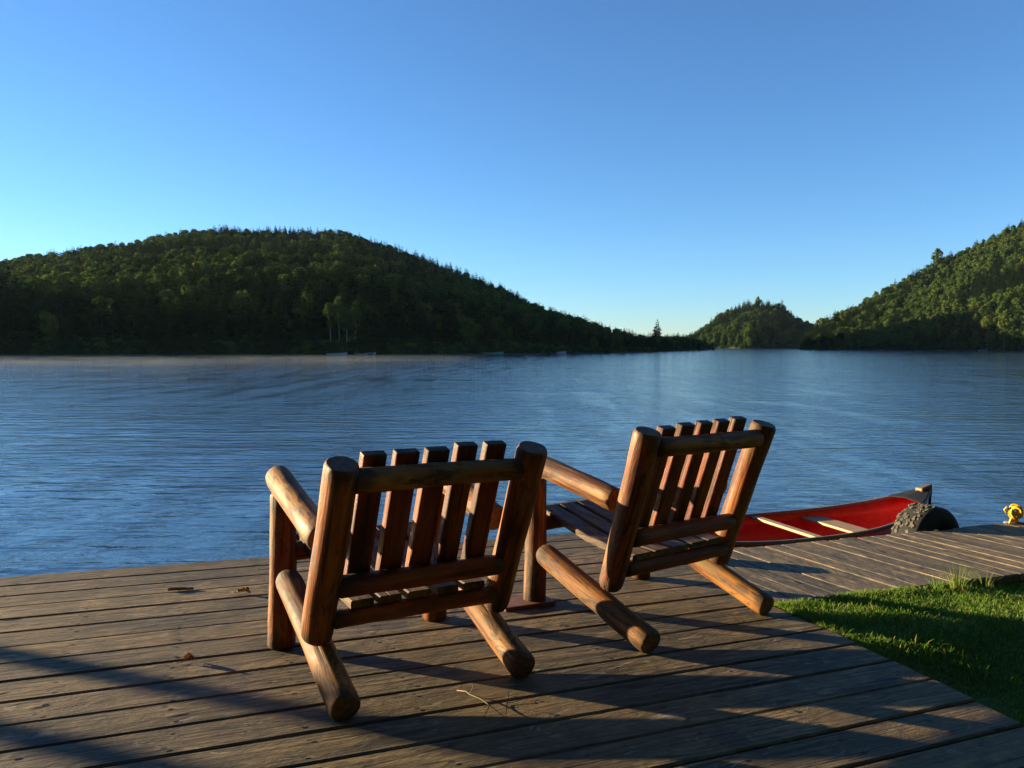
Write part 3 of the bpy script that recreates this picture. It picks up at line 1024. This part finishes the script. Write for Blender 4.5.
def far_area(rg, n):
    s_ = 2.545 - rg.random(n) * 5
    b_ = edge_b(s_) + .02 + rg.random(n) * 6
    return b_, s_


def edge_area(rg, n):
    s_ = 2.53 - rg.random(n) ** 1.5 * 2.0
    b_ = edge_b(s_) + .006 + rg.random(n) ** 2 * .06
    return b_, s_


def dock_area(rg, n):
    b_ = 2.30 + rg.random(n) * 3.5
    s_ = 2.535 - rg.random(n) ** 2 * .06
    return b_, s_


A = [blades(120000, near_area, (.018, .038), 1), blades(60000, far_area, (.03, .06), 2), blades(4500, edge_area, (.02, .05), 3), blades(6000, dock_area, (.025, .05), 4)]
VV, FF, TT, off_ = [], [], [], 0
for V, F, ti in A:
    VV.append(V); FF.append(F + off_); TT.append(ti); off_ += len(V)
g = raw('grass', np.concatenate(VV), np.concatenate(FF), M['grass'], np.concatenate(TT))
tag(g, kind='stuff')


# taller tufts against the dock beam
def tuft(b, s, n, ht, spread, label, seed):
    rg = random.Random(seed)
    vv, ff, tt = [], [], []
    for i in range(n):
        az = rg.uniform(0, 6.283); ln = ht * rg.uniform(.55, 1.05); lean = rg.uniform(.1, .8) * spread
        r0 = rg.uniform(0, .045)
        x0, y0 = math.cos(az) * r0, math.sin(az) * r0
        dx, dy = math.cos(az + rg.uniform(-.5, .5)), math.sin(az + rg.uniform(-.5, .5))
        w = rg.uniform(.0018, .0034)
        k = len(vv)
        for q in range(5):
            t = q / 4
            x = x0 + dx * ln * lean * t ** 1.7; y = y0 + dy * ln * lean * t ** 1.7; z = ln * t * (1 - .25 * lean * t)
            ww = w * (1 - t * .93)
            vv += [(x - dy * ww, y + dx * ww, z), (x + dy * ww, y - dx * ww, z)]
        ti = rg.choice([.45, .6, .7, .8, .86, .9])
        tt += [ti] * 10
        for q in range(4):
            ff.append((k + 2 * q, k + 2 * q + 1, k + 2 * q + 3, k + 2 * q + 2))
    o = raw('grass_tuft', vv, ff, M['grass'], tt)
    o.matrix_world = T @ Matrix.Translation((b * H, s * H, lawn_z(b, s) * H - .005))
    tag(o, label, 'grass tuft', 'tall grass tufts along the dock')


tuft(3.26, 2.49, 70, .20, .9, 'tallest green grass tuft growing against the side of the dock', 1)
tuft(3.14, 2.50, 36, .13, .9, 'green grass tuft against the dock, left of the tallest one', 2)
tuft(3.46, 2.50, 26, .17, 1.0, 'thin grass tuft against the dock, right of the tallest one', 3)

# ------------------------------------------------------------------ lake
bm = bmesh.new()
vs = [bm.verts.new(p) for p in ((-9000, -40, 0), (9000, -40, 0), (9000, 9000, 0), (-9000, 9000, 0))]
bm.faces.new(vs)
lake = tag(obj('lake_water', bm, M['water']), kind='structure')

# the near bank under deck and lawn, and the land behind us
bm = bmesh.new()
gr = []
for s_, z_ in ((3.3, -.75), (2.7, -.55), (2.5, -.42), (1.2, -.40), (-4, -.35), (-14, .4), (-40, 3), (-90, 7)):
    gr.append([bm.verts.new(D(b_, s_ + (0 if s_ < 2 else .15 * math.sin(b_ * 2)), z_)) for b_ in (-60, -30, -14, -7, -4, -2, 0, 1, 2, 3, 4, 6, 9, 14, 30, 60)])
for a_, c_ in zip(gr[:-1], gr[1:]):
    for q in range(len(a_) - 1):
        bm.faces.new((a_[q], c_[q], c_[q + 1], a_[q + 1]))
bmesh.ops.recalc_face_normals(bm, faces=bm.faces[:])
tag(obj('shore_ground', bm, M['soil']), kind='structure')

# ------------------------------------------------------------------ wooded hills
def interp(tab):
    xs_ = np.array([t[0] for t in tab], float); ys_ = np.array([t[1] for t in tab], float)
    return lambda v: np.interp(v, xs_, ys_)


class Hill:
    """land given by direction (picture column of the photograph's lens, i.e. tangent of the bearing) and depth"""
    def __init__(self, shore, ridge, top, xr, noise_amp=2.0, seed=0, power=.85):
        self.shore, self.ridge, self.top = interp(shore), interp(ridge), interp(top)
        self.xr = xr; self.na = noise_amp; self.seed = seed; self.p = power

    def h(self, x, y):
        px = 512 + FPX * x / y
        d0, d1 = self.shore(px), self.ridge(px)
        t = (y - d0) / (d1 - d0)
        zt = self.top(px)
        tt = np.clip(t, 0, 1)
        z = zt * (tt ** self.p) * (1 - .12 * np.sin(tt * np.pi))
        z = np.where(t > 1, zt * np.clip(1 - (t - 1) * 0.9, -0.2, 1), z)
        z = z + self.na * np.sin(tt * np.pi) * (np.sin(x * .06 + self.seed) * np.sin(y * .05 + self.seed * 2) + .5 * np.sin(x * .13 - y * .09))
        return np.where(t < 0, t * 6 - .4, np.maximum(z, .25 + .0 * t))

    def mesh(self, name, m_):
        pxs = np.arange(self.xr[0], self.xr[1] + 1, 10.0)
        ts = np.concatenate([[-.06, 0], np.linspace(.04, 1.5, 28)])
        vv, ff = [], []
        for px in pxs:
            d0, d1 = self.shore(px), self.ridge(px)
            for t in ts:
                y = d0 + (d1 - d0) * t
                x = (px - 512) / FPX * y
                vv.append((x, y, float(self.h(np.array(x), np.array(y)))))
        n = len(ts)
        for i in range(len(pxs) - 1):
            for j in range(n - 1):
                a = i * n + j
                ff.append((a, a + n, a + n + 1, a + 1))
        o = raw(name, vv, ff, m_, smooth=True)
        return tag(o, kind='structure')

    def scatter(self, spacing, rg, tmax=1.12, xr=None, tmin=0.0):
        xr = xr or self.xr
        out = []
        pxs = np.linspace(xr[0], xr[1], 60)
        ymin = self.shore(pxs).min(); ymax = (self.ridge(pxs) * 1.1).max() + 10
        xmin = ((pxs - 512) / FPX * np.where(pxs < 512, ymax, ymin)).min(); xmax = ((pxs - 512) / FPX * np.where(pxs > 512, ymax, ymin)).max()
        gx, gy = np.meshgrid(np.arange(xmin, xmax, spacing), np.arange(ymin, ymax, spacing))
        gx = gx.ravel() + rg.uniform(-.42, .42, gx.size) * spacing
        gy = gy.ravel() + rg.uniform(-.42, .42, gy.size) * spacing
        px = 512 + FPX * gx / gy
        t = (gy - self.shore(px)) / (self.ridge(px) - self.shore(px))
        k = (px > xr[0]) & (px < xr[1]) & (t > tmin) & (t < tmax)
        gx, gy, t, px = gx[k], gy[k], t[k], px[k]
        return gx, gy, self.h(gx, gy), t, px


def sky_tab(tab, ridge_tab, tree_h):
    """skyline (column,row) of the tree tops -> land height at the ridge"""
    rf = interp(ridge_tab)
    return [(x, max(.6, WATER_EYE + (HORIZON_PX - y) / FPX * float(rf(x)) - tree_h)) for x, y in tab]


L_SHORE = [(-1500, 120), (-300, 128), (0, 136), (350, 139), (500, 156), (565, 170), (640, 210), (700, 300), (716, 330)]
L_RIDGE = [(-1500, 420), (-300, 400), (0, 380), (200, 400), (350, 400), (480, 370), (560, 340), (640, 300), (690, 330), (716, 350)]
L_SKY = [(-1500, 325), (-900, 290), (-500, 235), (-250, 235), (-120, 252), (-40, 262), (0, 262), (34, 255), (62, 253), (102, 246), (137, 242), (188, 230), (222, 229), (260, 229), (348, 232), (382, 242), (440, 262), (464, 271), (513, 291), (530, 304), (562, 311), (603, 323), (636, 329), (656, 330), (681, 333), (700, 341), (716, 348)]
left_hill = Hill(L_SHORE, L_RIDGE, sky_tab(L_SKY, L_RIDGE, 6.2), (-1500, 716), 1.6, 1.0, .8)
C_SHORE = [(640, 640), (700, 600), (745, 560), (800, 560), (860, 600)]
C_RIDGE = [(640, 760), (700, 700), (745, 680), (800, 690), (860, 760)]
C_SKY = [(640, 344), (682, 339), (697, 331), (717, 314), (744, 301), (767, 301), (781, 304), (794, 315), (807, 321), (830, 330), (860, 336)]
mid_hill = Hill(C_SHORE, C_RIDGE, sky_tab(C_SKY, C_RIDGE, 9.0), (640, 860), 1.5, 2.0, .6)
R_SHORE = [(799, 372), (850, 335), (900, 305), (970, 272), (1024, 242), (1150, 200), (1400, 170), (1800, 165)]
R_RIDGE = [(799, 395), (815, 415), (850, 430), (900, 450), (970, 460), (1024, 460), (1150, 440), (1400, 420), (1800, 380)]
R_SKY = [(799, 343), (814, 320), (848, 306), (882, 286), (915, 269), (935, 258), (959, 248), (982, 238), (1002, 227), (1024, 217), (1080, 196), (1200, 194), (1400, 245), (1600, 305), (1800, 340)]
right_hill = Hill(R_SHORE, R_RIDGE, sky_tab(R_SKY, R_RIDGE, 6.4), (799, 1800), 2.0, 3.0, .9)
left_hill.mesh('left_hill', M['soil'])
mid_hill.mesh('middle_hill', M['soil'])
right_hill.mesh('right_hill', M['soil'])


# tree meshes: many small leaf-clump faces through the crown's volume
def conifer_geo(seed, n=330):
    rg = np.random.default_rng(seed)
    V, F, tn = [], [], []
    layers = 13
    k = 0
    for L in range(layers):
        t = L / (layers - 1)
        z = .08 + .86 * t
        rad = (.25 * (1 - t) ** .75 + .035) * rg.uniform(.8, 1.15)
        m_ = max(4, int((n / layers) * (1.5 - t)))
        for q in range(m_):
            a = rg.uniform(0, 2 * np.pi)
            rr = rad * rg.uniform(.45, 1.08)
            c = np.array([np.cos(a) * rr * .55, np.sin(a) * rr * .55, z + rg.uniform(-.03, .03)])
            out = np.array([np.cos(a), np.sin(a), -.35 + .5 * t])
            sd = np.array([-np.sin(a), np.cos(a), rg.uniform(-.25, .25)])
            L2 = rr * rg.uniform(.45, .75); w = rr * rg.uniform(.22, .42) + .008
            V += [c - out * L2 * .5 - sd * w * .4, c - out * L2 * .1 + sd * w, c + out * L2 + np.array([0, 0, -.015]), c - out * L2 * .1 - sd * w]
            F.append((k, k + 1, k + 2, k + 3)); k += 4
            tn += [rg.uniform(0, .35)] * 4
    return np.array(V), np.array(F), np.array(tn)


def broad_geo(seed, n=480, slim=1.0):
    rg = np.random.default_rng(seed)
    nb = rg.integers(7, 12)
    cs, rs = [], []
    for i in range(nb):
        a = rg.uniform(0, 2 * np.pi); r = rg.uniform(.02, .20) * slim; z = rg.uniform(.20, .88)
        cs.append((np.cos(a) * r, np.sin(a) * r, z)); rs.append(rg.uniform(.10, .18) * (1.15 - .35 * abs(z - .55)) * (slim * .5 + .5))
    cs.append((0, 0, .86)); rs.append(.12)
    V, F, tn = [], [], []
    k = 0
    for q in range(n):
        i = rg.integers(0, len(cs))
        u = rg.normal(size=3); u /= np.linalg.norm(u)
        c = np.array(cs[i]) + u * rs[i] * rg.uniform(.65, 1.08) * np.array([1, 1, .85])
        t1 = np.cross(u, rg.normal(size=3)); t1 /= np.linalg.norm(t1)
        nn = u + rg.normal(size=3) * .55; nn /= np.linalg.norm(nn)
        t1 = np.cross(nn, t1); t1 /= np.linalg.norm(t1); t2 = np.cross(nn, t1)
        w = rg.uniform(.022, .046)
        V += [c - t1 * w - t2 * w * .5, c + t1 * w * .6 - t2 * w, c + t1 * w + t2 * w * .6, c - t1 * w * .5 + t2 * w]
        F.append((k, k + 1, k + 2, k + 3)); k += 4
        tn += [rg.uniform(0, .22)] * 4
    return np.array(V), np.array(F), np.array(tn)


def trunk_geo(h0, r):
    V, F = [], []
    for i, z in enumerate((0, h0)):
        for q in range(6):
            a = q * np.pi / 3
            V.append((np.cos(a) * r * (1 - .5 * i), np.sin(a) * r * (1 - .5 * i), z))
    for q in range(6):
        F.append((q, (q + 1) % 6, 6 + (q + 1) % 6, 6 + q))
    return np.array(V), np.array(F)


CON = [conifer_geo(s_) for s_ in range(5)]
BRO = [broad_geo(10 + s_) for s_ in range(6)]
BROF = [broad_geo(30 + s_, 700, 1.0) for s_ in range(4)]
CONF = [conifer_geo(40 + s_, 560) for s_ in range(4)]


def small(name, px):
    return float(np.interp(px, [540, 640, 700], [1, .62, .5])) if 'left' in name else 1.0


def forest(name, pts, rg, con_share, hts, mats):
    """one mass of far-off wood"""
    VV, FF, TT, MI = [], [], [], []
    off_ = 0
    for x, y, z, cf in pts:
        px = 512 + FPX * x / max(y, 1)
        con = rg.random() < cf      # a negative share marks a bush of that height
        G = CON[rg.integers(len(CON))] if con else BRO[rg.integers(len(BRO))]
        h_ = rg.uniform(*hts) * (1.12 if con else .92)
        h_ *= small(name, px)
        if cf < 0: h_ = -cf * small(name, px)
        a = rg.uniform(0, 6.283)
        wd = h_ * rg.uniform(.85, 1.2) * (1.0 if con else 1.12)
        V = G[0]
        X = (V[:, 0] * np.cos(a) - V[:, 1] * np.sin(a)) * wd + x
        Y = (V[:, 0] * np.sin(a) + V[:, 1] * np.cos(a)) * wd + y
        Z = V[:, 2] * h_ + z - .3
        if cf < 0: Z = (V[:, 2] - .25) * h_ + z; X = (X - x) * 1.5 + x
        VV.append(np.stack([X, Y, Z], 1)); FF.append(G[1] + off_); off_ += len(V)
        TT.append(G[2] + rg.random())
        MI.append(np.full(len(G[1]), 0 if con or (cf < 0 and rg.random() < .75) else 1))
    o = raw(name, np.concatenate(VV), np.concatenate(FF), mats, np.concatenate(TT), mi=np.concatenate(MI))
    return tag(o, kind='stuff')


def patchy(x, y, k=0.0):
    return .5 + .5 * np.sin(x * .045 + 1.7 * np.sin(y * .031 + k)) * np.sin(y * .05 + 1.3 * np.sin(x * .027 - k))


FM = [M['conifer'], M['broadleaf']]
# single trees one can tell apart: the front rows along the shores and the ones standing out on the skylines
protos = {}


def tree_proto(kind, i):
    key = (kind, i)
    if key not in protos:
        G = (CONF if kind == 'conifer' else BROF)[i]
        me = raw('proto', G[0], G[1], M['conifer' if kind == 'conifer' else 'broadleaf'], G[2])
        Vt, Ft = trunk_geo(.55, .014)
        tk = raw('proto_trunk', Vt, Ft, M['trunk'])
        protos[key] = (me.data, tk.data)
        bpy.data.objects.remove(me); bpy.data.objects.remove(tk)
    return protos[key]


def tree(kind, x, y, z, h_, wd, label, group, rot, trunk_mat=None):
    cm, tm = tree_proto(kind, random.randrange(4))
    nm = 'conifer_tree' if kind == 'conifer' else 'broadleaf_tree'
    r_ = bpy.data.objects.new(nm, None); link(r_)
    r_.location = (x, y, z - .2); r_.rotation_euler = (0, 0, rot); r_.scale = (wd, wd, h_)
    tag(r_, label, 'tree', group)
    c = bpy.data.objects.new('crown', cm); link(c, r_)
    t = bpy.data.objects.new('trunk', tm); link(t, r_)
    return r_


rg = np.random.default_rng(11)
masses = []
for hill, nm, place, xr, sp, con, hts, nrow in (
        (left_hill, 'left_forest', 'left shore', (-40, 714), 2.9, .5, (3.8, 8.2), 120),
        (right_hill, 'right_forest', 'right shore', (801, 1050), 2.9, .55, (3.6, 7.6), 90),
        (mid_hill, 'middle_forest', 'far middle hill', (642, 858), 3.8, .5, (7, 11), 24)):
    x, y, z, t, px = hill.scatter(sp, rg, 1.10, xr)
    cf = np.clip(con + .55 * (patchy(x, y, hill.seed) - .5) * 2, .05, .95)
    if hill is left_hill:
        cf = np.where(t < .20, .90, np.where(t < .36, cf * .45, cf))
    order = np.argsort(t * (hill.ridge(px) - hill.shore(px)))
    first = [i for i in order if 0 < px[i] < 1024][:nrow]
    fs = set(first)
    kinds = {'conifer': ('dark pointed conifer in the front row of trees on the ' + place), 'broad': ('rounded leafy tree in the front row of trees on the ' + place)}
    for i in first:
        kd = 'conifer' if rg.random() < cf[i] else 'broad'
        h_ = rg.uniform(*hts) * (1.22 if kd == 'conifer' else 1.0) * small(nm, px[i])
        tree(kd, x[i], y[i], z[i], h_, h_ * rg.uniform(.9, 1.15), kinds[kd], ('conifers' if kd == 'conifer' else 'leafy trees') + ' along the ' + place, rg.uniform(0, 6.28))
    rest = [(x[i], y[i], z[i], cf[i]) for i in range(len(x)) if i not in fs]
    # undergrowth down to the waterline
    for q in np.arange(xr[0], xr[1], 1.3 if hill is not mid_hill else 1.0):
        for dd in (.3, 1.4, 3.2):
            y_ = float(hill.shore(q)) + dd + rg.uniform(-.4, 1.2)
            x_ = (q + rg.uniform(-2, 2) - 512) / FPX * y_
            rest.append((x_, y_, float(hill.h(np.array(x_), np.array(y_))) - .3, -rg.uniform(1.6, 3.6)))
    forest(nm, rest, rg, con, hts, FM)
# sparser wood on the part of the left hill beyond the picture, whose shade falls on the slope
x, y, z, t, px = left_hill.scatter(7.0, rg, 1.1, (-1500, -40))
forest('outer_forest', list(zip(x, y, z, np.full(len(x), .4))), rg, .4, (9, 13), FM)

x, y, z, t, px = right_hill.scatter(4.6, rg, 1.1, (1050, 1800))
forest('outer_right_forest', list(zip(x, y, z, np.full(len(x), .45))), rg, .45, (6, 10), FM)

# skyline trees that stand out
for px_, y_, h_, kd, lb in ((657, 320, 11, 'conifer', 'lone dark pine rising above the low end of the left hill'),
                            (757, 296, 12, 'broad', 'round topped tree on the crest of the far middle hill'),
                            (781, 299, 14, 'conifer', 'tall pine on the right shoulder of the far middle hill'),
                            (934, 249, 12, 'broad', 'round crowned tree standing out on the right hill skyline')):
    hill = left_hill if px_ < 700 else (mid_hill if px_ < 800 else right_hill)
    d = float(hill.ridge(px_)) * .995
    z_top = WATER_EYE + (HORIZON_PX - y_) / FPX * d
    x_ = (px_ - 512) / FPX * d
    g_ = float(hill.h(np.array(x_), np.array(d)))
    tree(kd, x_, d, g_, max(h_, z_top - g_ + .2), h_ * (1.05 if kd == 'conifer' else .9), lb, None, 0.5)

# birches with pale bare stems by the left shore
for i, (px_, dd, h_) in enumerate(((333, 2.0, 8.0), (341, 3.0, 8.6), (348, 1.6, 7.6), (356, 2.6, 8.2))):
    y_ = float(left_hill.shore(px_)) + dd
    x_ = (px_ - 512) / FPX * y_
    z_ = float(left_hill.h(np.array(x_), np.array(y_)))
    r_ = bpy.data.objects.new('birch_tree', None); link(r_); r_.location = (x_, y_ - 1.2, z_ - .1)
    tag(r_, 'slender birch with bare pale stem at the water on the left shore', 'tree', 'pale stemmed birches on the left shore')
    bm = bmesh.new()
    tube(bm, [(0, 0, 0), (.12 * (i - 1), 0, 3.0), (.34 * (i - 1.5), 0, 6.6)], [.085, .07, .04], 7)
    obj('trunk', bm, M['birch_bark'], r_, smooth=True)
    c = bpy.data.objects.new('crown', tree_proto('broad', i)[0]); link(c, r_)
    c.location = (.25 * (i - 1.5), 0, h_ * .42); c.scale = (h_ * .5, h_ * .5, h_ * .66)
# pale stems on the right shore
for i, px_ in enumerate((986, 1003)):
    y_ = float(right_hill.shore(px_)) - .5
    x_ = (px_ - 512) / FPX * y_
    r_ = bpy.data.objects.new('shore_tree', None); link(r_); r_.location = (x_, y_, .2)
    tag(r_, 'leafy tree with bare pale trunk at the water on the right shore', 'tree', 'pale trunked trees on the right shore')
    bm = bmesh.new()
    tube(bm, [(0, 0, 0), (.15, 0, 2.4), (.0, 0, 5.0)], [.17, .14, .09], 7)
    obj('trunk', bm, M['birch_bark'], r_, smooth=True)
    c = bpy.data.objects.new('crown', tree_proto('broad', i)[0]); link(c, r_)
    c.location = (0, 0, 3.2); c.scale = (8, 8, 9)


# small boats drawn up on the far shores
def boat(px_, dd, ln, rot, label, hull_m, hill):
    y_ = float(hill.shore(px_)) - dd
    x_ = (px_ - 512) / FPX * y_
    r_ = empty('rowing_boat', Matrix.Translation((x_, y_, 0)) @ Matrix.Rotation(R(rot), 4, 'Z'), label, 'boat')
    bm = bmesh.new()
    n = 13
    prv = None
    for i in range(n):
        t = i / (n - 1)
        w = .62 * math.sin(min(1, t * 1.5 + .25) * math.pi / 2) * (1 - max(0, t - .45) ** 2 * 3.2)
        w = max(w, .03)
        sh = .42 + .22 * t ** 2
        ring = [bm.verts.new(((t - .5) * ln, yy, zz)) for yy, zz in ((-w, sh), (-w * .85, .12), (-w * .3, -.05), (w * .3, -.05), (w * .85, .12), (w, sh), (w - .06, sh), (w * .7, .14), (0, .06), (-w * .7, .14), (-w + .06, sh))]
        if prv:
            for q in range(11):
                bm.faces.new((prv[q], ring[q], ring[(q + 1) % 11], prv[(q + 1) % 11]))
        else: bm.faces.new(ring)
        prv = ring
    bm.faces.new(prv[::-1])
    bmesh.ops.recalc_face_normals(bm, faces=bm.faces[:])
    obj('hull', bm, hull_m, r_)
    bm = bmesh.new()
    add_box(bm, -.12, .12, -.55, .55, .28, .32)
    obj('bench', bm, M['boat_inside'], r_)


boat(337, 1.6, 3.6, 12, 'small pale boat at the left shore below the birches', M['boat_white'], left_hill)
boat(364, 1.2, 4.4, -6, 'longer pale boat at the left shore just right of the birches', M['boat_white'], left_hill)
boat(493, 1.5, 4.2, 8, 'small grey boat against the dark left shore, midway to the point', M['boat_green'], left_hill)
boat(557, 1.5, 4.0, -10, 'small white boat against the dark left shore near the point', M['boat_white'], left_hill)
boat(985, 1.5, 5.0, 5, 'small pale boat at the right shore beneath the trunks', M['boat_white'], right_hill)

# wood added unseen behind us to close off the sky at our backs
pts = []
for i in range(420):
    a = rg.uniform(R(-98), R(98))
    d = rg.uniform(15, 36)
    x_, y_ = math.sin(a) * d, -math.cos(a) * d
    if y_ > -5.5 and x_ < 0: continue
    pts.append((x_, y_, .2 + max(0, d - 14) * .1, .35))
forest('sky_block_forest', pts, rg, .35, (15, 21), FM)

# thin sunlit mist lying on the water below the left hill
m = bpy.data.materials.new('morning_mist'); m.use_nodes = True
nt = m.node_tree; nt.nodes.clear()
out = nd(nt, 'ShaderNodeOutputMaterial')
pv = nd(nt, 'ShaderNodeVolumePrincipled', ins={'Density': 0.0035, 'Anisotropy': 0.35})
pv.inputs['Color'].default_value = (0.84, 0.90, 0.84, 1)
nn_ = noise(nt, coords(nt, (.09, .16, 1.2)), 1.0, 4, 0.6, 0.5)
nt.links.new(math_(nt, 'MULTIPLY', ramp(nt, nn_, [(0.36, (0, 0, 0)), (0.66, (1, 1, 1))]).outputs['Color'], 0.0034), pv.inputs['Density'])
nt.links.new(pv.outputs[0], out.inputs['Volume'])
bm = bmesh.new()
poly = [(-120, 137), (-62, 62), (-30, 60), (-6, 84), (-4, 122), (-12, 138)]
lo = [bm.verts.new((x, y, .04)) for x, y in poly]; hi = [bm.verts.new((x, y, .36)) for x, y in poly]
bm.faces.new(lo[::-1]); bm.faces.new(hi)
for q in range(len(poly)):
    w_ = (q + 1) % len(poly)
    bm.faces.new((lo[q], lo[w_], hi[w_], hi[q]))
tag(obj('mist', bm, m), kind='stuff')

# pale morning air
m = bpy.data.materials.new('morning_air'); m.use_nodes = True
nt = m.node_tree; nt.nodes.clear()
out = nd(nt, 'ShaderNodeOutputMaterial')
pv = nd(nt, 'ShaderNodeVolumePrincipled', ins={'Density': 0.000028, 'Anisotropy': 0.15})
pv.inputs['Color'].default_value = (0.55, 0.78, 1.0, 1)
nt.links.new(pv.outputs[0], out.inputs['Volume'])
bm = bmesh.new()
add_box(bm, -1300, 900, -120, 1100, -3, 135)
tag(obj('haze', bm, m), kind='stuff')
